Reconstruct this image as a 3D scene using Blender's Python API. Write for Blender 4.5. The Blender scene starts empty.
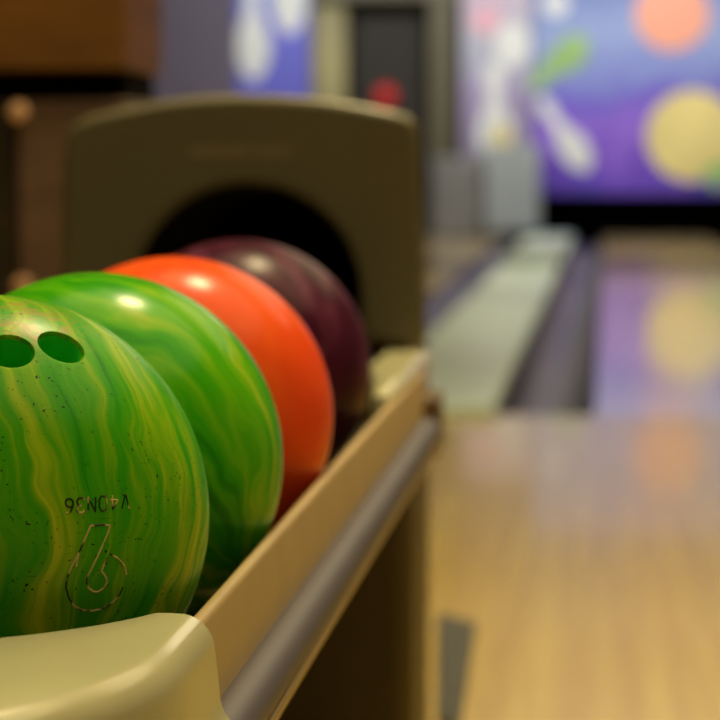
import bpy, bmesh, math, random
from mathutils import Vector, Matrix, Euler

random.seed(7)
S = bpy.context.scene
COL = S.collection
R = math.radians

# ------------------------------------------------------------------ camera
F = 2500.0                                   # focal length in pixels of a 720 px frame
HC = 0.75                                    # camera height
PITCH = math.atan(198 / F)
YAW = math.atan(247 * math.cos(PITCH) / F)
cd = bpy.data.cameras.new('camera')
cam = bpy.data.objects.new('camera', cd)
COL.objects.link(cam)
cam.location = (0, 0, HC)
cam.rotation_euler = (math.pi / 2 - PITCH, 0, YAW)
cd.sensor_width = 36
cd.lens = F / 720 * 36
cd.clip_start = 0.05
cd.clip_end = 120
cd.dof.use_dof = True
cd.dof.focus_distance = 1.15
cd.dof.aperture_fstop = 9.4
S.camera = cam

# ------------------------------------------------------------------ exposure, world, lamps
S.view_settings.view_transform = 'Standard'
S.view_settings.look = 'None'
S.view_settings.exposure = 0
S.view_settings.gamma = 1
S.view_settings.use_curve_mapping = False

w = bpy.data.worlds.new('dim_hall')
S.world = w
w.use_nodes = True
w.node_tree.nodes['Background'].inputs[0].default_value = (1.0, 0.86, 0.58, 1)
w.node_tree.nodes['Background'].inputs[1].default_value = 0.05


def area(name, loc, size, power, col, target=None, sy=None):
    l = bpy.data.lights.new(name, 'AREA')
    l.energy = power
    l.color = col
    l.size = size
    if sy:
        l.shape = 'RECTANGLE'
        l.size_y = sy
    else:
        l.shape = 'DISK'
    o = bpy.data.objects.new(name, l)
    COL.objects.link(o)
    o.location = loc
    if target:
        o.rotation_euler = (Vector(target) - Vector(loc)).to_track_quat('-Z', 'Y').to_euler()
    return o


area('rack_ceiling_lamp', (0.02, 3.15, 3.25), 0.45, 58, (1.0, 0.80, 0.42))
area('rack_fill_panel', (0.5, 2.1, 3.5), 4.4, 135, (1.0, 0.80, 0.40))  # added overhead fill, brightens the fronts of the balls
area('approach_ceiling_lamp', (1.6, 6.6, 3.4), 3.0, 40, (1.0, 0.82, 0.45))
area('lane_ceiling_lamp', (0.3, 14.0, 3.4), 3.0, 90, (1.0, 0.86, 0.58))
for k, (yy_, pw) in enumerate(((5.6, 105), (8.4, 140), (11.5, 300), (16.0, 420), (20.8, 620))):  # added fill spots that brighten approach and lane
    sl = bpy.data.lights.new('lane_fill_spot', 'SPOT')
    sl.energy = pw
    sl.color = (1.0, 0.88, 0.60)
    sl.spot_size = R(82)
    sl.spot_blend = 0.8
    sl.shadow_soft_size = 0.08
    so = bpy.data.objects.new('lane_fill_spot', sl)
    COL.objects.link(so)
    so.location = (0.35, yy_, 3.45)
area('mask_lamp', (0.6, 22.6, 3.2), 3.2, 105, (0.92, 0.92, 1.0), (0.6, 25.4, 1.2), 0.25)
area('mask_lamp_left', (-3.0, 22.6, 3.2), 2.4, 75, (0.90, 0.92, 1.0), (-3.0, 25.4, 1.2), 0.25)


def ray(px, py):
    d = Vector(((px - 360) / F, (360 - py) / F, -1.0))
    return (cam.rotation_euler.to_matrix() @ d).normalized()


def at_y(px, py, Y):                         # point of the pixel's ray on a plane across the hall
    d = ray(px, py)
    return Vector((0, 0, HC)) + d * (Y / d.y)


def at_z(px, py, Z):
    d = ray(px, py)
    return Vector((0, 0, HC)) + d * ((Z - HC) / d.z)


# ------------------------------------------------------------------ materials
def srgb(r, g, b):
    f = lambda c: (c / 255 / 12.92) if c / 255 <= 0.04045 else ((c / 255 + 0.055) / 1.055) ** 2.4
    return (f(r), f(g), f(b), 1)


class N:
    def __init__(self, name, rough=0.5, metal=0.0, coat=0.0, spec=0.5):
        self.m = bpy.data.materials.new(name)
        self.m.use_nodes = True
        self.t = self.m.node_tree
        self.b = self.t.nodes['Principled BSDF']
        self.b.inputs['Roughness'].default_value = rough
        self.b.inputs['Metallic'].default_value = metal
        self.b.inputs['Coat Weight'].default_value = coat
        self.b.inputs['Coat Roughness'].default_value = 0.1
        self.b.inputs['Specular IOR Level'].default_value = spec
        self._co = None

    def n(self, typ, **kw):
        nd = self.t.nodes.new(typ)
        for k, v in kw.items():
            setattr(nd, k, v)
        return nd

    def link(self, a, b):
        self.t.links.new(a, b)

    @property
    def co(self):
        if not self._co:
            self._co = self.n('ShaderNodeTexCoord')
        return self._co.outputs['Object']

    def scaled(self, s, src=None, rot=(0, 0, 0)):
        mp = self.n('ShaderNodeMapping')
        mp.inputs['Scale'].default_value = s
        mp.inputs['Rotation'].default_value = rot
        self.link(src or self.co, mp.inputs['Vector'])
        return mp.outputs[0]

    def noise(self, vec, scale, detail=3, dist=0.0, rough=0.5):
        nz = self.n('ShaderNodeTexNoise')
        nz.inputs['Scale'].default_value = scale
        nz.inputs['Detail'].default_value = detail
        nz.inputs['Roughness'].default_value = rough
        nz.inputs['Distortion'].default_value = dist
        self.link(vec, nz.inputs['Vector'])
        return nz.outputs['Fac']

    def ramp(self, fac, stops):
        r = self.n('ShaderNodeValToRGB')
        e = r.color_ramp.elements
        while len(e) < len(stops):
            e.new(0.5)
        for i, (p, c) in enumerate(stops):
            e[i].position = p
            e[i].color = c
        self.link(fac, r.inputs[0])
        return r.outputs[0]

    def mix(self, fac, a, b):
        mx = self.n('ShaderNodeMix', data_type='RGBA')
        for s, v in ((0, fac), (6, a), (7, b)):
            if hasattr(v, 'links') or hasattr(v, 'is_linked'):
                self.link(v, mx.inputs[s])
            else:
                mx.inputs[s].default_value = v
        return mx.outputs[2]

    def base(self, c):
        if hasattr(c, 'is_linked'):
            self.link(c, self.b.inputs['Base Color'])
        else:
            self.b.inputs['Base Color'].default_value = c
        return self

    def bump(self, h, strength=0.2, dist=0.002):
        bp = self.n('ShaderNodeBump')
        bp.inputs['Strength'].default_value = strength
        bp.inputs['Distance'].default_value = dist
        self.link(h, bp.inputs['Height'])
        self.link(bp.outputs[0], self.b.inputs['Normal'])
        return self


def plain(name, c, rough=0.5, var=0.12, scale=9.0, **kw):
    q = N(name, rough, **kw)
    d = tuple(v * (1 - var) for v in c[:3]) + (1,)
    l = tuple(min(1, v * (1 + var)) for v in c[:3]) + (1,)
    q.base(q.ramp(q.noise(q.co, scale, 4), [(0.3, d), (0.7, l)]))
    return q.m


def ball_mat(name, stops, axis_rot, seed, freq=3.2, rough=0.27, warp=0.5, coat=0.0, lat=1.0, wear=False):
    """poured resin: streaks that run along the meridians of the ball from one pole to the other"""
    q = N(name, rough, coat=coat)
    q.b.inputs['Coat Roughness'].default_value = 0.3
    q.b.inputs['Specular IOR Level'].default_value = 0.10
    q.b.inputs['Subsurface Weight'].default_value = 0.15
    q.b.inputs['Subsurface Radius'].default_value = (0.5, 1.0, 0.3)
    q.b.inputs['Subsurface Scale'].default_value = 0.012
    p = q.scaled((1 / 0.1085,) * 3, rot=axis_rot)
    # warp the position a little so that the streaks wander
    nz = q.n('ShaderNodeTexNoise')
    nz.inputs['Scale'].default_value = 1.6
    nz.inputs['Detail'].default_value = 2
    q.link(p, nz.inputs['Vector'])
    sub = q.n('ShaderNodeVectorMath', operation='SUBTRACT')
    q.link(nz.outputs['Color'], sub.inputs[0])
    sub.inputs[1].default_value = (0.5, 0.5, 0.5)
    sc = q.n('ShaderNodeVectorMath', operation='SCALE')
    sc.inputs['Scale'].default_value = warp
    q.link(sub.outputs[0], sc.inputs[0])
    add = q.n('ShaderNodeVectorMath', operation='ADD')
    q.link(p, add.inputs[0])
    q.link(sc.outputs[0], add.inputs[1])
    sep = q.n('ShaderNodeSeparateXYZ')
    q.link(add.outputs[0], sep.inputs[0])
    com = q.n('ShaderNodeCombineXYZ')
    q.link(sep.outputs[0], com.inputs[0])
    q.link(sep.outputs[1], com.inputs[1])
    nrm = q.n('ShaderNodeVectorMath', operation='NORMALIZE')
    q.link(com.outputs[0], nrm.inputs[0])
    k = q.n('ShaderNodeVectorMath', operation='SCALE')
    k.inputs['Scale'].default_value = freq
    q.link(nrm.outputs[0], k.inputs[0])
    zz = q.n('ShaderNodeMath', operation='MULTIPLY_ADD')
    q.link(sep.outputs[2], zz.inputs[0])
    zz.inputs[1].default_value = lat
    zz.inputs[2].default_value = seed
    c2 = q.n('ShaderNodeCombineXYZ')
    q.link(zz.outputs[0], c2.inputs[2])
    a2 = q.n('ShaderNodeVectorMath', operation='ADD')
    q.link(k.outputs[0], a2.inputs[0])
    q.link(c2.outputs[0], a2.inputs[1])
    col = q.ramp(q.noise(a2.outputs[0], 1.7, 5, 0.5, 0.55), stops)
    if wear:
        # dark nicks and specks, and tan scuffing on the worn crown above the finger holes
        sp = q.noise(q.scaled((1, 1, 1), q.co), 480, 2)
        gate = q.noise(q.co, 30, 3)
        g1 = q.ramp(gate, [(0.43, (0, 0, 0, 1)), (0.56, (1, 1, 1, 1))])
        s1 = q.ramp(sp, [(0.67, (0, 0, 0, 1)), (0.695, (1, 1, 1, 1))])
        ml = q.n('ShaderNodeMath', operation='MULTIPLY')
        q.link(g1, ml.inputs[0])
        q.link(s1, ml.inputs[1])
        col = q.mix(ml.outputs[0], col, (0.012, 0.020, 0.004, 1))
        # long hair scratches
        hs = q.noise(q.scaled((60, 60, 900), q.co, rot=(0.2, 1.1, 0.4)), 1.0, 2)
        s2 = q.ramp(hs, [(0.70, (0, 0, 0, 1)), (0.74, (1, 1, 1, 1))])
        m2 = q.n('ShaderNodeMath', operation='MULTIPLY')
        q.link(s2, m2.inputs[0])
        q.link(g1, m2.inputs[1])
        m3 = q.n('ShaderNodeMath', operation='MULTIPLY')
        q.link(m2.outputs[0], m3.inputs[0])
        m3.inputs[1].default_value = 0.5
        col = q.mix(m3.outputs[0], col, (0.02, 0.05, 0.006, 1))
        # scuffed crown
        dist = q.n('ShaderNodeVectorMath', operation='DISTANCE')
        q.link(q.scaled((1.0, 1.0, 1.0), q.co), dist.inputs[0])
        dist.inputs[1].default_value = wear
        near = q.ramp(dist.outputs['Value'], [(0.018, (1, 1, 1, 1)), (0.040, (0, 0, 0, 1))])
        patch = q.ramp(q.noise(q.scaled((1, 1, 1), q.co), 120, 5, 0.8, 0.7),
                       [(0.46, (0, 0, 0, 1)), (0.60, (1, 1, 1, 1))])
        m4 = q.n('ShaderNodeMath', operation='MULTIPLY')
        q.link(near, m4.inputs[0])
        q.link(patch, m4.inputs[1])
        m5 = q.n('ShaderNodeMath', operation='MULTIPLY')
        q.link(m4.outputs[0], m5.inputs[0])
        m5.inputs[1].default_value = 0.75
        col = q.mix(m5.outputs[0], col, srgb(165, 140, 75))
        q.bump(q.noise(q.co, 220, 4, 0.5), 0.10, 0.001)
    q.base(col)
    return q.m


M = {}
M['cream'] = plain('cream_plastic', srgb(188, 185, 148), 0.22, 0.03, 14, coat=0.15)
M['tan'] = plain('tan_enamel', srgb(174, 150, 104), 0.42, 0.06, 20)
M['bumper'] = plain('grey_vinyl', srgb(84, 80, 92), 0.5, 0.08, 12)
M['hood'] = plain('olive_plastic', srgb(92, 87, 66), 0.32, 0.05, 6)
M['black'] = plain('black_rubber', srgb(12, 11, 10), 0.8, spec=0.05)
M['steel'] = plain('steel', srgb(140, 138, 132), 0.35, metal=1.0)
M['pedestal'] = plain('brown_laminate', srgb(74, 62, 36), 0.5, 0.1, 5)
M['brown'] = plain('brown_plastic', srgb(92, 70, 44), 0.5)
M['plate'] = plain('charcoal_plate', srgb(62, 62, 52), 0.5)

# boards along the hall
def boards(name, light, dark, rough, coat):
    q = N(name, rough, coat=coat)
    q.b.inputs['Coat Roughness'].default_value = 0.06
    c = q.ramp(q.noise(q.scaled((26, 0.45, 1)), 1.0, 2), [(0.32, dark), (0.68, light)])
    grain = q.ramp(q.noise(q.scaled((180, 3.0, 1)), 1.0, 3), [(0.35, (0.86, 0.82, 0.76, 1)), (0.65, (1, 1, 1, 1))])
    mx = q.n('ShaderNodeMix', data_type='RGBA', blend_type='MULTIPLY')
    mx.inputs[0].default_value = 1
    q.link(c, mx.inputs[6])
    q.link(grain, mx.inputs[7])
    q.base(mx.outputs[2])
    return q.m


M['approach'] = boards('approach_boards', srgb(196, 170, 66), srgb(178, 146, 46), 0.22, 0.32)
M['lane'] = boards('lane_boards', srgb(214, 194, 146), srgb(200, 176, 122), 0.16, 0.6)
M['gutter'] = plain('grey_gutter', srgb(62, 60, 72), 0.33, 0.05, 3)
M['capping'] = plain('pale_capping', srgb(186, 204, 194), 0.30, 0.06, 2.5)
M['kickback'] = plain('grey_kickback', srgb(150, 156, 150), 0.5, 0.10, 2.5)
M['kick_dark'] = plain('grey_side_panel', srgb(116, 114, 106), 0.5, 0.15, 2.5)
M['wall'] = plain('dark_wall', srgb(70, 60, 52), 0.8)
M['pillar'] = plain('mauve_plaster', srgb(96, 88, 98), 0.8, 0.08, 1.2)
M['ceil'] = plain('ceiling_tiles', srgb(150, 132, 100), 0.9)
M['bay_dark'] = plain('bay_black', srgb(36, 31, 16), 0.7)
M['bay_frame'] = plain('bay_olive', srgb(92, 86, 58), 0.5)
M['bay_yellow'] = plain('bay_yellow', srgb(150, 142, 92), 0.5, 0.2, 2.0)
M['red_lens'] = None
q = N('red_lens', 0.3)
q.base((0.5, 0.02, 0.02, 1))
q.b.inputs['Emission Color'].default_value = (1.0, 0.05, 0.04, 1)
q.b.inputs['Emission Strength'].default_value = 0.16
M['red_lens'] = q.m


def wood(name, a, b, rough=0.4):
    q = N(name, rough)
    q.base(q.ramp(q.noise(q.scaled((2.0, 2.0, 14)), 1.5, 4, 1.2), [(0.3, a), (0.7, b)]))
    return q.m


M['wood_top'] = wood('oak_panel', srgb(74, 48, 16), srgb(102, 66, 20))
M['wood_door'] = wood('walnut_door', srgb(76, 58, 48), srgb(92, 72, 60))
M['dark_leaf'] = wood('dark_leaf', srgb(26, 20, 14), srgb(36, 28, 20))
M['brass'] = plain('pale_brass', srgb(168, 132, 104), 0.4)

M['hole_lit_green'] = plain('hole_lit_green', (0.03, 0.60, 0.04), 0.5, 0.05)  # brighter than the resin: light inside the finger holes put into the colour

# murals
def mural(name, stops, seed, axis=(0.55, 0, 1.0)):
    q = N(name, 0.5)
    g = q.n('ShaderNodeSeparateXYZ')
    q.link(q.co, g.inputs[0])
    a = q.n('ShaderNodeMath', operation='MULTIPLY_ADD')
    q.link(q.noise(q.scaled((1, 1, 1.3)), 1.9, 4, 1.4), a.inputs[0])
    a.inputs[1].default_value = 1.0
    q.link(g.outputs[2], a.inputs[2])
    b = q.n('ShaderNodeMath', operation='MULTIPLY_ADD')
    q.link(a.outputs[0], b.inputs[0])
    b.inputs[1].default_value = 0.45
    b.inputs[2].default_value = seed - 0.15
    q.base(q.ramp(b.outputs[0], stops))
    return q.m


M['mural_space'] = mural('space_mural', [
    (0.00, srgb(70, 70, 170)), (0.16, srgb(108, 70, 190)), (0.34, srgb(146, 104, 208)), (0.50, srgb(110, 92, 195)),
    (0.64, srgb(128, 140, 200)), (0.80, srgb(146, 164, 204)), (1.0, srgb(108, 128, 180))], 0.0)
M['mural_blue'] = mural('blue_mural', [
    (0.0, srgb(96, 96, 190)), (0.5, srgb(104, 108, 205)), (1.0, srgb(110, 170, 190))], 0.0)
M['mural_pink'] = mural('pink_mural', [
    (0.0, srgb(140, 132, 140)), (0.35, srgb(160, 146, 178)), (0.6, srgb(176, 180, 186)), (1.0, srgb(204, 176, 190))], 0.0)
M['paint_yellow'] = plain('yellow_paint', srgb(236, 218, 134), 0.5, 0.12, 1.6)
M['paint_orange'] = plain('orange_paint', srgb(248, 168, 130), 0.5, 0.08, 1.6)
M['paint_white'] = plain('white_paint', srgb(226, 228, 216), 0.5, 0.05, 2)
M['paint_green'] = plain('green_paint', srgb(150, 190, 110), 0.5, 0.15, 3)
M['paint_pink'] = plain('pink_paint', srgb(226, 170, 176), 0.5, 0.06, 2)


# ------------------------------------------------------------------ builders
def tag(o, label=None, cat=None, group=None, kind=None):
    if label: o['label'] = label
    if cat: o['category'] = cat
    if group: o['group'] = group
    if kind: o['kind'] = kind
    return o


def empty(name, loc=(0, 0, 0)):
    o = bpy.data.objects.new(name, None)
    COL.objects.link(o)
    o.location = loc
    o.empty_display_size = 0.1
    return o


def obj(name, bm, m, parent=None, bevel=0.0, seg=3, smooth=35):
    bmesh.ops.recalc_face_normals(bm, faces=bm.faces)
    me = bpy.data.meshes.new(name)
    bm.to_mesh(me)
    bm.free()
    me.materials.append(m)
    if smooth is not None:
        for p in me.polygons:
            p.use_smooth = True
        me.set_sharp_from_angle(angle=R(smooth))
    o = bpy.data.objects.new(name, me)
    COL.objects.link(o)
    if parent:
        o.parent = parent
        o.matrix_parent_inverse = parent_world(parent).inverted()
    if bevel:
        b = o.modifiers.new('bevel', 'BEVEL')
        b.width = bevel
        b.segments = seg
        b.limit_method = 'ANGLE'
        b.angle_limit = R(40)
        b.harden_normals = False
    return o


def parent_world(o):
    mt = Matrix.Translation(o.location)
    p = o
    while p.parent:
        mt = Matrix.Translation(p.parent.location) @ p.matrix_parent_inverse @ mt
        p = p.parent
    return mt


def box(bm, x0, x1, y0, y1, z0, z1):
    v = [bm.verts.new((x, y, z)) for x in (x0, x1) for y in (y0, y1) for z in (z0, z1)]
    for f in ((0, 1, 3, 2), (4, 6, 7, 5), (0, 4, 5, 1), (2, 3, 7, 6), (0, 2, 6, 4), (1, 5, 7, 3)):
        bm.faces.new([v[i] for i in f])
    return bm


def bx(*a):
    return box(bmesh.new(), *a)


def prism_y(bm, pts, y0, y1):                # outline in x/z pushed along y
    a = [bm.verts.new((x, y0, z)) for x, z in pts]
    b = [bm.verts.new((x, y1, z)) for x, z in pts]
    n = len(pts)
    bm.faces.new(a)
    bm.faces.new(b[::-1])
    for i in range(n):
        bm.faces.new((a[i], a[(i + 1) % n], b[(i + 1) % n], b[i]))
    return bm


def prism_z(bm, pts, z0, z1):
    a = [bm.verts.new((x, y, z0)) for x, y in pts]
    b = [bm.verts.new((x, y, z1)) for x, y in pts]
    n = len(pts)
    bm.faces.new(a)
    bm.faces.new(b[::-1])
    for i in range(n):
        bm.faces.new((a[i], a[(i + 1) % n], b[(i + 1) % n], b[i]))
    return bm


def tube(bm, pts, r, n=10, caps=True):
    rings = []
    for i, p in enumerate(pts):
        p = Vector(p)
        d = (Vector(pts[min(i + 1, len(pts) - 1)]) - Vector(pts[max(i - 1, 0)])).normalized()
        u = d.orthogonal().normalized() if i == 0 else (u - d * u.dot(d)).normalized()
        v = d.cross(u)
        rings.append([bm.verts.new(p + (u * math.cos(2 * math.pi * k / n) + v * math.sin(2 * math.pi * k / n)) * r)
                      for k in range(n)])
    for a, b in zip(rings, rings[1:]):
        for k in range(n):
            bm.faces.new((a[k], a[(k + 1) % n], b[(k + 1) % n], b[k]))
    if caps:
        bm.faces.new(rings[0][::-1])
        bm.faces.new(rings[-1])
    return bm


def lathe_local(bm, prof, mat, n=28):        # profile (r, h) round a local z axis, placed by mat
    rings = []
    for r_, h in prof:
        rings.append([bm.verts.new(mat @ Vector((r_ * math.cos(2 * math.pi * k / n), r_ * math.sin(2 * math.pi * k / n), h)))
                      for k in range(n)])
    for a, b in zip(rings, rings[1:]):
        for k in range(n):
            bm.faces.new((a[k], a[(k + 1) % n], b[(k + 1) % n], b[k]))
    bm.faces.new(rings[0][::-1])
    bm.faces.new(rings[-1])
    return bm


# ------------------------------------------------------------------ the setting
FOUL = 7.40
END = 25.5
LX0, LX1 = -0.03, 1.02                       # our lane
CAPX0, CAPX1 = -0.74, -0.326                 # divider left of it
tag(obj('floor', bx(-7.5, 6.0, -3.0, FOUL, -0.10, 0.0), M['approach']), kind='structure')
tag(obj('floor_lane_bed', bx(-7.5, 6.0, FOUL, 27.5, -0.22, -0.13), M['black']), kind='structure')
tag(obj('floor_left', bx(-7.4, -2.06, FOUL + 0.001, 27.29, -0.129, 0.0), M['lane']), kind='structure')
tag(obj('floor_right', bx(1.31, 6.0, FOUL + 0.001, 27.29, -0.129, 0.0), M['lane']), kind='structure')
tag(obj('wall_far', bx(-7.5, 6.0, 27.3, 27.5, -0.13, 3.6), M['wall']), kind='structure')
tag(obj('wall_left', bx(-7.6, -7.4, -3.0, 27.5, -0.13, 3.6), M['wall']), kind='structure')
tag(obj('ceiling', bx(-7.6, 6.0, -3.0, 27.5, 3.6, 3.7), M['ceil']), kind='structure')
tag(obj('trim_1', bx(at_y(120, 100, 25.6).x, at_y(238, 100, 25.6).x, 25.4, 27.3, -0.13, 3.6), M['pillar']), kind='structure')

lane = obj('bowling_lane', bx(LX0, LX1, FOUL, END, -0.13, 0.0), M['lane'])
tag(lane, 'pale polished wooden lane running up to the purple space mural', 'bowling lane')
lane2 = obj('bowling_lane', bx(-2.05, -1.0, FOUL, END, -0.13, 0.0), M['lane'])
tag(lane2, 'polished wooden lane mostly hidden behind the ball return hood', 'bowling lane')


def gutter(x0, x1, label):
    pts = [(x0, 0.0)]
    c = (x0 + x1) / 2
    hw = (x1 - x0) / 2 - 0.012
    for i in range(13):
        t = math.pi * i / 12
        pts.append((c - hw * math.cos(t), -0.012 - 0.085 * math.sin(t)))
    pts += [(x1, 0.0), (x1, -0.125), (x0, -0.125)]
    return tag(obj('lane_gutter', prism_y(bmesh.new(), pts, FOUL, END), M['gutter']), label, 'gutter',
               'gutters beside the lanes')


gutter(CAPX1 + 0.002, LX0 - 0.002, 'dark grey gutter between the pale divider and the open lane')
gutter(-0.998, CAPX0 - 0.002, 'dark gutter on the far left side of the pale lane divider')
gutter(LX1 + 0.002, 1.30, 'gutter along the right edge of the lane, leaving the frame')

# divider capping with a raised rounded ball-return cover towards the pins
dv = empty('lane_divider', ((CAPX0 + CAPX1) / 2, FOUL, 0))
tag(dv, 'pale greenish white capping strip running between the two lanes', 'lane divider')
b = bx(CAPX0, CAPX1, FOUL + 0.02, 24.95, -0.125, 0.035)
obj('capping', b, M['capping'], dv, 0.018)
b = bx(CAPX0 + 0.03, CAPX1 - 0.03, 17.5, 21.5, 0.036, 0.10)
obj('return_cover', b, M['capping'], dv, 0.03)

# pit and division walls
p0, p1 = at_y(541, 235, 25.6), at_y(470, 140, 25.6)
kb = empty('division_wall', (CAPX0, 25.3, 0))
tag(kb, 'pale grey division wall box between the two pin decks', 'division wall')
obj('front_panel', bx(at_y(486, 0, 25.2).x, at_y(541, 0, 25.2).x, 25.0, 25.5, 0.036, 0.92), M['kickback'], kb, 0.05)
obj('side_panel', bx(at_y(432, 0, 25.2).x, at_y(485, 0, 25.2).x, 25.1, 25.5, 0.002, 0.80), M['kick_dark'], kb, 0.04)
obj('pit_curtain', bx(at_y(543, 0, 26.25).x, 1.9, 26.22, 26.26, -0.12, 0.9), M['black'])
tag(bpy.data.objects['pit_curtain'], 'black pit curtain at the end of the lane under the purple mural', 'curtain')

# ------------------------------------------------------------------ mask wall with its murals
YM = 25.6


def panel_pts(x0, x1, ytop, ybot):
    a, c = at_y(x0, ybot, YM), at_y(x1, ytop, YM)
    return a.x, c.x, a.z, c.z


def disc(px, py, rp, m, parent, name, k=0, sx=1.0):
    c = at_y(px, py, YM)
    r_ = rp / F * YM
    pts = [(c.x + r_ * sx * math.cos(2 * math.pi * i / 40), c.z + r_ * math.sin(2 * math.pi * i / 40)) for i in range(40)]
    return obj(name, prism_y(bmesh.new(), pts, YM - 0.012 - 0.004 * k, YM - 0.0005), m, parent)


def pin(px0, py0, px1, py1, m, parent, name='painted_pin', k=0, wide=1.0):
    a, c = at_y(px0, py0, YM), at_y(px1, py1, YM)
    d = c - a
    L = d.length
    u = d / L
    v = Vector((-u.z, 0, u.x))
    prof = [(0, .05), (.02, .07), (.12, .16), (.25, .2), (.38, .19), (.52, .12), (.65, .075), (.78, .085), (.88, .105), (.96, .085), (1, .03)]
    L_ = [a + u * (t * L) + v * (w_ * L * wide) for t, w_ in prof]
    R_ = [a + u * (t * L) - v * (w_ * L * wide) for t, w_ in prof]
    pts = [(p.x, p.z) for p in L_ + R_[::-1]]
    return obj(name, prism_y(bmesh.new(), pts, YM - 0.012 - 0.004 * k, YM - 0.0005), m, parent)


def blob(pxs, m, parent, name, k=0):
    pts = [(at_y(x, y, YM).x, at_y(x, y, YM).z) for x, y in pxs]
    return obj(name, prism_y(bmesh.new(), pts, YM - 0.012 - 0.004 * k, YM - 0.0005), m, parent)


def mask(x0, x1, ytop, ybot, m, label):
    X0, X1, Z0, Z1 = panel_pts(x0, x1, ytop, ybot)
    r_ = empty('mask_mural', ((X0 + X1) / 2, YM, Z0))
    tag(r_, label, 'mural', 'murals over the pin decks')
    bmm = bx(X0, X1, YM, YM + 0.05, Z0, Z1)
    for v in bmm.verts:
        v.co -= Vector((X0, YM, Z0))
    o = obj('panel', bmm, m)
    o.parent = r_
    o.location = Vector((X0, YM, Z0)) - r_.location
    return r_


mu = mask(533, 790, -70, 194, M['mural_space'], 'purple and blue space mural with painted yellow and orange balls above the lane')
disc(692, 136, 45, M['paint_yellow'], mu, 'painted_yellow_ball')
disc(672, 14, 36, M['paint_orange'], mu, 'painted_orange_ball')
pin(588, 170, 540, 98, M['paint_white'], mu, wide=0.85)
blob([(527, 88), (540, 66), (556, 44), (574, 32), (590, 40), (588, 60), (572, 72), (556, 76), (540, 92)], M['paint_green'], mu, 'painted_streak')
blob([(700, 172), (726, 158), (740, 176), (716, 190)], M['paint_green'], mu, 'painted_planet', 2)
disc(556, 4, 12, M['paint_white'], mu, 'painted_star')
mp = mask(462, 532, -12, 160, M['mural_pink'], 'pale pinkish grey mural with painted white pins left of the purple one')
pin(496, 165, 494, 62, M['paint_white'], mp, wide=0.9)
disc(486, 20, 14, M['paint_pink'], mp, 'painted_pink_ball')
disc(512, 45, 22, M['paint_white'], mp, 'painted_white_ball', 0, 0.8)
blob([(490, 165), (492, 130), (502, 122), (512, 134), (514, 165)], M['paint_yellow'], mp, 'painted_yellow_shape', 2)
mb = mask(238, 309, -130, 110, M['mural_blue'], 'bright blue mural with two painted white pins above the hood')
pin(254, 80, 252, -36, M['paint_white'], mb, wide=0.75)
pin(290, 34, 288, -80, M['paint_white'], mb, wide=0.75)

# opened machine bay with its dark frame
bay = empty('pinsetter_bay', (at_y(385, 0, YM).x, YM, 0))
tag(bay, 'dark open machine bay with olive frame and small red light', 'machine bay')
xa, xb = at_y(310, 0, YM).x, at_y(462, 0, YM).x
obj('back_panel', bx(xa, xb, YM + 1.0, YM + 1.05, -0.12, 3.0), M['bay_dark'], bay)
obj('post', bx(at_y(430, 0, YM).x, at_y(452, 0, YM).x, YM - 0.05, YM + 0.08, 0.0, 3.0), M['bay_frame'], bay, 0.02)
obj('post', bx(at_y(453, 0, YM).x, at_y(461.5, 0, YM).x, YM - 0.02, YM + 0.98, 0.0, 3.0), M['bay_dark'], bay)
obj('guard_panel', bx(at_y(310, 0, YM).x, at_y(346, 0, YM).x, YM - 0.05, YM + 0.1, 0.0, at_y(0, 6, YM).z), M['bay_yellow'], bay, 0.08)
obj('machine_housing', bx(at_y(346.5, 0, YM).x, at_y(429, 0, YM).x, YM + 0.15, YM + 0.98, 0.0, at_y(0, 14, YM).z), M['bay_dark'], bay, 0.1)
obj('header', bx(xa, xb, YM - 0.06, YM + 0.15, at_y(0, 2, YM).z, 3.0), M['bay_frame'], bay, 0.02)
c = at_y(386, 96, YM + 0.15)
lm = lathe_local(bmesh.new(), [(0.11, 0.0), (0.11, 0.05), (0.09, 0.12), (0.05, 0.16), (0.01, 0.17)],
                 Matrix.Translation((c.x, YM + 0.149, c.z)) @ Matrix.Rotation(R(90), 4, 'X'))
obj('warning_light', lm, M['red_lens'], bay)

# ------------------------------------------------------------------ wooden cabinet far left
YC = 3.9
xl, xr = at_y(-190, 0, YC).x, at_y(162, 0, YC + 0.3).x
zt, zs, zd = at_y(0, -60, YC).z, at_y(0, 70, YC).z, at_y(0, 100, YC).z
cab = empty('cabinet', ((xl + xr) / 2, YC + 0.15, 0))
tag(cab, 'dark brown wooden cabinet with round knobs behind the rack at far left', 'cabinet')
obj('recess', bx(xl + 0.01, xr - 0.012, YC + 0.052, YC + 0.29, zd - 0.01, zs + 0.01), M['black'], cab)
obj('upper_carcass', bx(xl, xr, YC + 0.051, YC + 0.3, zs, zt), M['wood_top'], cab, 0.004)
obj('lower_carcass', bx(xl, xr, YC + 0.051, YC + 0.3, 0.0, zd), M['wood_door'], cab, 0.004)
obj('upper_panel', bx(xl, xr, YC - 0.02, YC + 0.05, zs, zt), M['wood_top'], cab, 0.006)
xs = at_y(12, 0, YC).x
d1 = obj('door', bx(xs + 0.004, xr, YC + 0.01, YC + 0.049, 0.06, zd), M['wood_door'], cab, 0.005)
d2 = obj('door', bx(xl, xs, YC + 0.02, YC + 0.049, 0.06, zd), M['dark_leaf'], cab, 0.005)  # left leaf in a near-black wood tone
d2['label'] = 'near-black door'
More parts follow.
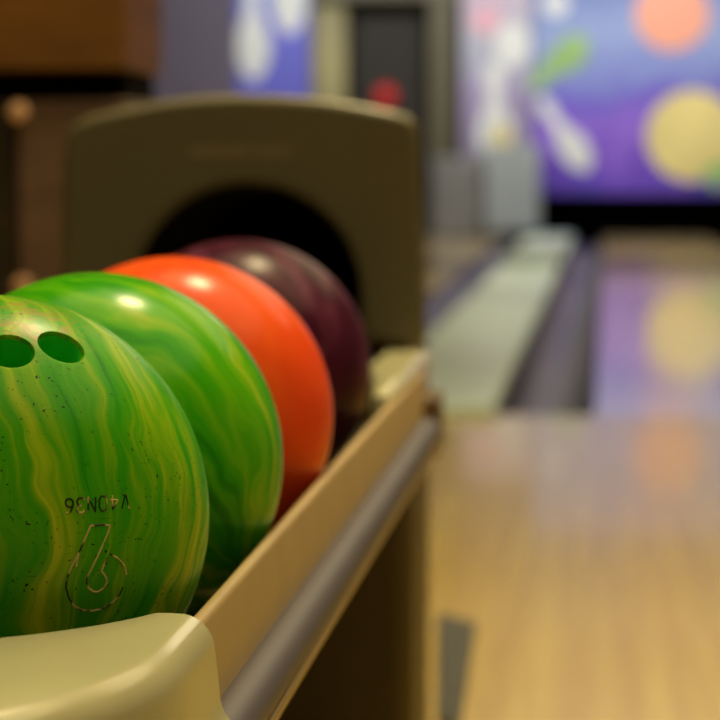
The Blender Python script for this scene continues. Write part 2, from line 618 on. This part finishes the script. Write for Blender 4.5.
for py in (113, 286):
    c = at_y(18 if py < 200 else 22, py, YC)
    kn = lathe_local(bmesh.new(), [(0.006, 0), (0.006, 0.012), (0.014, 0.018), (0.017, 0.026), (0.014, 0.033), (0.004, 0.036)],
                     Matrix.Translation((c.x + 0.004, YC + 0.011, c.z)) @ Matrix.Rotation(R(90), 4, 'X'), 20)
    obj('knob', kn, M['brass'], d1)

# ------------------------------------------------------------------ ball return
XC = -0.389                                  # rack centre line
ZT = HC - 0.2055                              # top of the cream plastic
YH = 2.65                                    # front face of the hood
rack = empty('ball_return', (XC, 1.9, 0))
tag(rack, 'cream and tan ball return rack with an arched hood holding bowling balls', 'ball return')


def z_(h):
    return HC - h


# end cap: a horseshoe of moulded plastic round the near end of the trough
def end_cap(name, outer, inner, depth=0.13):
    bm = bmesh.new()
    rows = []
    ro, ri = 0.017, 0.004
    for o_, i_ in zip(outer, inner):
        o_, i_ = Vector(o_), Vector(i_)
        d = (o_ - i_).normalized()
        ro = min(0.017, 0.74 * (o_ - i_).length)
        row = [(i_, ZT - depth), (i_, ZT - ri)]
        for k in range(1, 4):
            a = math.pi / 2 * k / 4
            row.append((i_ + d * ri * (1 - math.cos(a)), ZT - ri + ri * math.sin(a)))
        row.append((i_ + d * ri, ZT))
        row.append(((i_ + d * ri + o_ - d * ro) / 2, ZT))
        for k in range(1, 9):
            a = math.pi / 2 * k / 8
            row.append((o_ - d * ro * (1 - math.sin(a)), ZT - ro + ro * math.cos(a)))
        row.append((o_ + d * 0.0015, ZT - 0.028))
        row.append((o_ + d * 0.0022, ZT - 0.038))
        for k in range(1, 7):                # flared skirt
            a = math.pi / 2 * k / 6
            row.append((o_ + d * (0.0025 + 0.016 * (1 - math.cos(a))), ZT - 0.038 - 0.016 * math.sin(a)))
        row.append((o_ + d * 0.024, ZT - 0.064))
        row.append((o_ + d * 0.026, ZT - depth))
        rows.append([bm.verts.new((p.x, p.y, z)) for p, z in row])
    for a, b_ in zip(rows, rows[1:]):
        for k in range(len(a) - 1):
            bm.faces.new((a[k], a[k + 1], b_[k + 1], b_[k]))
        bm.faces.new((a[-1], a[0], b_[0], b_[-1]))
    bm.faces.new(rows[0])
    bm.faces.new(rows[-1][::-1])
    return obj(name, bm, M['cream'], rack, smooth=50)


def horseshoe(yb, a, yc, b_, ai, yci, bi, n=64):
    """outer and inner plan curves, paired along rays from the middle of the cap's back edge"""
    O, I = [], []
    for i in range(n + 1):
        th = -math.pi * i / n                # 0 right, -90 nose, -180 left
        cx, sy = math.cos(th), math.sin(th)

        def cast(inside):
            lo, hi = 0.0, 1.0
            for _ in range(50):
                m_ = (lo + hi) / 2
                if inside(m_ * cx, yb + m_ * sy):
                    lo = m_
                else:
                    hi = m_
            return (XC + lo * cx, yb + lo * sy)
        O.append(cast(lambda x, y: abs(x) < a if y >= yc else (x / a) ** 2 + ((y - yc) / b_) ** 2 < 1))
        I.append(cast(lambda x, y: (x / ai) ** 2 + ((y - yci) / bi) ** 2 < 1))
    return O, I


O, I = horseshoe(1.116, 0.2125, 1.045, 0.238, 0.197, 1.18, 0.167)
end_cap('end_cap', O, I)

# side panels with rolled lip, bumper tubes, bottom flange: one set on each side
YA, YB = 1.10, 2.50
for s in (1, -1):
    def X(x):                                # mirror about the centre line
        return x if s > 0 else 2 * XC - x
    pts = [(-0.1895, 0.212), (-0.1885, 0.2095), (-0.187, 0.2085), (-0.185, 0.2085), (-0.1825, 0.2095), (-0.1815, 0.212),
           (-0.1815, 0.300), (-0.1895, 0.300)]
    obj('side_panel', prism_y(bmesh.new(), [(X(x), z_(h)) for x, h in pts], YA, YB), M['tan'], rack, smooth=50)
    obj('bumper', tube(bmesh.new(), [(X(-0.1755), YA, z_(0.2665)), (X(-0.1755), YB - 0.04, z_(0.2665))], 0.0132, 28),
        M['bumper'], rack)
    obj('flange', bx(min(X(-0.183), X(-0.166)), max(X(-0.183), X(-0.166)), YA, YB - 0.02, z_(0.287), z_(0.281)), M['tan'], rack, 0.0015)
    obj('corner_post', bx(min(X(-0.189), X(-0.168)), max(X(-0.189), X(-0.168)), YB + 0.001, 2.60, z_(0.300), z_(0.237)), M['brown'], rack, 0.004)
    # collar at the hood end
    xo, xi = -0.184, -0.235
    pts = [(X(-0.203), 2.16), (X(-0.186), 2.16), (X(xo), 2.30), (X(xo), 2.645), (X(xi), 2.645), (X(xi), 2.45), (X(-0.212), 2.28)]
    obj('collar', prism_z(bmesh.new(), pts, z_(0.235), z_(0.199)), M['cream'], rack, 0.010, 4)
    # guide rails that carry a row of balls
    for dx in (-0.05, 0.05):
        rr = 0.008
        zc = z_(0.172) - math.sqrt((0.1085 + rr) ** 2 - 0.05 ** 2) - 0.0035
        obj('guide_rail', tube(bmesh.new(), [(X(-0.298 + dx), YA, zc), (X(-0.298 + dx), 2.64, zc)], rr, 14), M['steel'], rack)
obj('trough_floor', bx(2 * XC + 0.196, -0.196, YA + 0.01, 2.64, z_(0.305), z_(0.296)), M['black'], rack)
obj('pedestal', bx(at_y(40, 0, 2.68).x, at_y(413, 600, 2.68).x, 2.68, 2.94, 0.0, z_(0.2)), M['pedestal'], rack, 0.02, 4)

# hood: solid arch with a tunnel
top = [(64, 420), (65, 300), (66, 200), (68, 150), (71, 133), (78, 122), (92, 115), (120, 107), (160, 99), (200, 94.5), (240, 93), (280, 94),
       (320, 97), (360, 103), (390, 109), (405, 114), (413, 121), (416, 132), (418, 160), (420, 220), (422, 300), (423, 346)]
arch = [(359, 346), (359, 300)]
for i in range(1, 24):
    a = math.pi * i / 24
    arch.append((247 + 112 * math.cos(a), 298 - 111 * math.sin(a)))
arch += [(135, 300), (135, 346)]
outline = [(at_y(x - 6 * (x < 110) + 3 * (x > 400), y, YH).x, at_y(x, y, YH).z) for x, y in [(64, 346)] + top[1:] + arch]
hbm = prism_y(bmesh.new(), outline, YH, YH + 0.36)
for v in hbm.verts:                          # the shell narrows towards its back
    if v.co.y > YH + 0.1:
        v.co.x = XC + (v.co.x - XC) * 0.86
        v.co.z = z_(0.2) + (v.co.z - z_(0.2)) * 0.95
hbm.faces.ensure_lookup_table()
na, nt = len(arch), len(outline)
hood = obj('hood', hbm, M['hood'], rack, 0.012, 5)
hood.data.materials.append(M['black'])        # mouth faces coloured black, the tunnel's shade put into the colour
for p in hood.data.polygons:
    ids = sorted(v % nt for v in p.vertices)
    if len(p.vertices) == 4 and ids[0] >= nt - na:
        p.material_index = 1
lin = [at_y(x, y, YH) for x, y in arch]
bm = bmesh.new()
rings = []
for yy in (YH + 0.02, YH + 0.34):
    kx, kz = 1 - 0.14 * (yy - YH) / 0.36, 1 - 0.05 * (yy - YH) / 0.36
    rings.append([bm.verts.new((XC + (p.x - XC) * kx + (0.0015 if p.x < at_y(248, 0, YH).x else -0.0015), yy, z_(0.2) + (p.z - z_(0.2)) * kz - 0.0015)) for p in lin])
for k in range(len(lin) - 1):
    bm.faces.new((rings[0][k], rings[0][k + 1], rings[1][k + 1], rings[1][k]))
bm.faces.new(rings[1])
obj('tunnel_shade', bm, M['black'], rack)  # black sheet added inside the tunnel to keep the mouth dark
# faint raised emblem strip on the brow of the hood
ex0, ex1, ez0, ez1 = at_y(188, 0, YH).x, at_y(290, 0, YH).x, at_y(0, 158, YH).z, at_y(0, 146, YH).z
em = plain('emblem_grey', srgb(110, 100, 78), 0.4, 0.12, 60)
nb = obj('emblem', bx(ex0, ex1, YH - 0.0006, YH + 0.001, ez0, ez1), em, rack)

# dark access plate in the approach beside the pedestal
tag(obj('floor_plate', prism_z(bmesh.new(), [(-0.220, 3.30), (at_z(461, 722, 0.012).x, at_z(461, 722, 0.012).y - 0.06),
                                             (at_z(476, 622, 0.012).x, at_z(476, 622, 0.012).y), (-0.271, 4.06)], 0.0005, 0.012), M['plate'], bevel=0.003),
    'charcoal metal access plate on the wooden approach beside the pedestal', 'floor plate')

# ------------------------------------------------------------------ bowling balls
RB = 0.1085
ZB = z_(0.172)
CENT = [Vector((-0.3022, 1.2005, ZB - 0.0015)), Vector((-0.2935, 1.418, ZB)), Vector((-0.2917, 1.668, ZB)), Vector((-0.301, 2.04, ZB))]


def hit(px, py, c, r_=RB):                   # where a sight line meets a ball
    o, d = Vector((0, 0, HC)), ray(px, py)
    oc = o - c
    bq = oc.dot(d)
    disc_ = bq * bq - (oc.length_squared - r_ * r_)
    return o + d * (-bq - math.sqrt(max(disc_, 0)))


def ball(c, m, label, holes=(), segs=(96, 64)):
    bm = bmesh.new()
    bmesh.ops.create_uvsphere(bm, u_segments=segs[0], v_segments=segs[1], radius=RB)
    o = obj('bowling_ball', bm, m, smooth=60)
    o.location = c
    if holes:
        for hd, hr in holes:                 # drilled holes, cut to depth
            q_ = hd.to_track_quat('Z', 'Y').to_matrix().to_4x4()
            cb = bmesh.new()
            lathe_local(cb, [(hr, -0.055), (hr, -0.0022 - (RB - math.sqrt(RB * RB - hr * hr))), (hr + 0.0012, 0.0005 - (RB - math.sqrt(RB * RB - hr * hr))), (hr + 0.0012, 0.02)],
                        Matrix.Translation(c) @ Matrix.Translation(hd * RB) @ q_, 40)
            cut = obj('hole_cutter', cb, m)
            md = o.modifiers.new('hole', 'BOOLEAN')
            md.object = cut
            md.operation = 'DIFFERENCE'
            md.solver = 'EXACT'
            dg = bpy.context.evaluated_depsgraph_get()
            me = bpy.data.meshes.new_from_object(o.evaluated_get(dg))
            o.modifiers.clear()
            o.data = me
            for p in me.polygons:
                p.use_smooth = True
            me.set_sharp_from_angle(angle=R(30))
            bpy.data.objects.remove(cut)
        o.data.materials.append(M['hole_lit_green'])
        for p in o.data.polygons:
            if p.center.length < RB * 0.975:
                p.material_index = 1
    tag(o, label, 'bowling ball', 'bowling balls in the rack')
    return o


g_dark, g_mid, g_lime, g_yel = (0.010, 0.16, 0.002, 1), (0.035, 0.36, 0.003, 1), (0.20, 0.46, 0.005, 1), (0.46, 0.60, 0.02, 1)
c1 = CENT[0]
h1 = (hit(10, 350, c1) - c1).normalized()
h2 = (hit(61.5, 346, c1) - c1).normalized()
h3 = (h1 + Vector((-0.55, 0.25, 0.15))).normalized()
wear_pt = tuple(hit(24, 318, c1) - c1)
m1 = ball_mat('green_swirl_worn', [(0.27, g_dark), (0.40, g_mid), (0.50, (0.09, 0.40, 0.004, 1)), (0.57, g_lime), (0.70, g_yel)],
              (R(20), R(10), 0), 2.3, freq=4.2, rough=0.3, warp=0.5, coat=0.0, lat=0.4, wear=wear_pt)
b1 = ball(c1, m1, 'nearest scuffed green swirled bowling ball with finger holes and engraved numeral',
          [(h1, 0.0108), (h2, 0.0108), (h3, 0.0125)], (160, 96))
m2 = ball_mat('green_swirl', [(0.30, (0.012, 0.18, 0.002, 1)), (0.45, (0.04, 0.38, 0.003, 1)), (0.58, (0.14, 0.48, 0.006, 1)), (0.72, (0.42, 0.56, 0.03, 1))],
              (R(10), R(52), R(20)), 7.1, freq=3.4, rough=0.21, warp=0.6, lat=0.6)
ball(CENT[1], m2, 'second green swirled bowling ball, just behind the nearest one')
m3 = ball_mat('orange_resin', [(0.3, (0.85, 0.075, 0.012, 1)), (0.7, (0.95, 0.12, 0.018, 1))], (0, 0, 0), 1.0, freq=1.5, rough=0.22)
ball(CENT[2], m3, 'plain bright orange bowling ball')
m4 = ball_mat('plum_resin', [(0.32, (0.02, 0.004, 0.012, 1)), (0.52, (0.06, 0.008, 0.028, 1)), (0.72, (0.13, 0.035, 0.075, 1))], (R(30), R(25), 0), 4.4, freq=2.2, rough=0.28)
ball(CENT[3], m4, 'dark plum purple bowling ball nearest the hood opening')

# engraving on the nearest ball: thin grooves with worn gold paint
q = N('worn_gold_groove', 0.5)
nzz = q.noise(q.co, 130, 2)
q.base(q.ramp(nzz, [(0.46, (0.006, 0.014, 0.003, 1)), (0.54, (0.62, 0.50, 0.18, 1))]))
M['groove'] = q.m


def engrave(name, strokes, r_):
    bm = bmesh.new()
    for st in strokes:
        pts = []
        for (xa_, ya_), (xb_, yb_) in zip(st, st[1:]):
            n = max(2, int(math.hypot(xb_ - xa_, yb_ - ya_) / 1.5))
            for k in range(n):
                t = k / n
                pts.append((xa_ + (xb_ - xa_) * t, ya_ + (yb_ - ya_) * t))
        pts.append(st[-1])
        tube(bm, [hit(x, y, c1, RB - r_ * 0.35) for x, y in pts], r_, 6)
    for v in bm.verts:
        v.co -= c1
    o = obj(name, bm, M['groove'])
    o.parent = b1
    return o


def z2(pts):                                 # from the enlarged study of the numeral
    return [(56 + x / 7.2, 516 + y / 7.2) for x, y in pts]


num = [
    z2([(92, 408), (135, 320), (175, 240), (248, 70), (300, 64), (340, 62), (388, 70), (372, 125), (300, 285), (228, 430), (218, 480),
        (235, 520), (265, 543), (300, 546), (340, 520), (364, 480), (362, 450), (345, 420), (326, 398), (345, 350), (368, 300)]),
    z2([(385, 272), (440, 302), (490, 355), (504, 420)]),
    z2([(480, 510), (460, 560), (420, 605), (375, 645), (325, 668), (260, 682), (190, 676), (130, 648), (95, 595), (72, 520), (74, 470), (90, 412)]),
    z2([(165, 262), (150, 320), (145, 362)]),
]
engrave('engraved_numeral', num, 0.00055)


# serial, upside down as on the ball: strokes on a 4 x 6 grid, turned by half a turn
GL = {
    'V': [[(0, 6), (2, 0), (4, 6)]],
    '4': [[(3, 0), (3, 6), (0, 2), (4, 2)]],
    '0': [[(1, 0), (0, 1.5), (0, 4.5), (1, 6), (3, 6), (4, 4.5), (4, 1.5), (3, 0), (1, 0)]],
    'N': [[(0, 0), (0, 6), (4, 0), (4, 6)]],
    '3': [[(0, 5), (1, 6), (3, 6), (4, 5), (3, 3.2), (1.5, 3.2)], [(3, 3.2), (4, 1.5), (3, 0), (1, 0), (0, 1)]],
    '6': [[(3.6, 6), (1.2, 5), (0, 2.6), (0, 1), (1, 0), (3, 0), (4, 1), (4, 2.2), (3, 3.2), (1, 3.2), (0, 2.2)]],
}
txt = 'V40N36'
st = []
for i, ch in enumerate(txt):
    x0 = 129 - i * 11.2                      # first character stands at the right because the ball lies upside down
    y0 = 494 + i * 1.0
    for s_ in GL[ch]:
        st.append([(x0 - gx * 1.85, y0 + gy * 2.45) for gx, gy in s_])
engrave('engraved_serial', st, 0.00052)
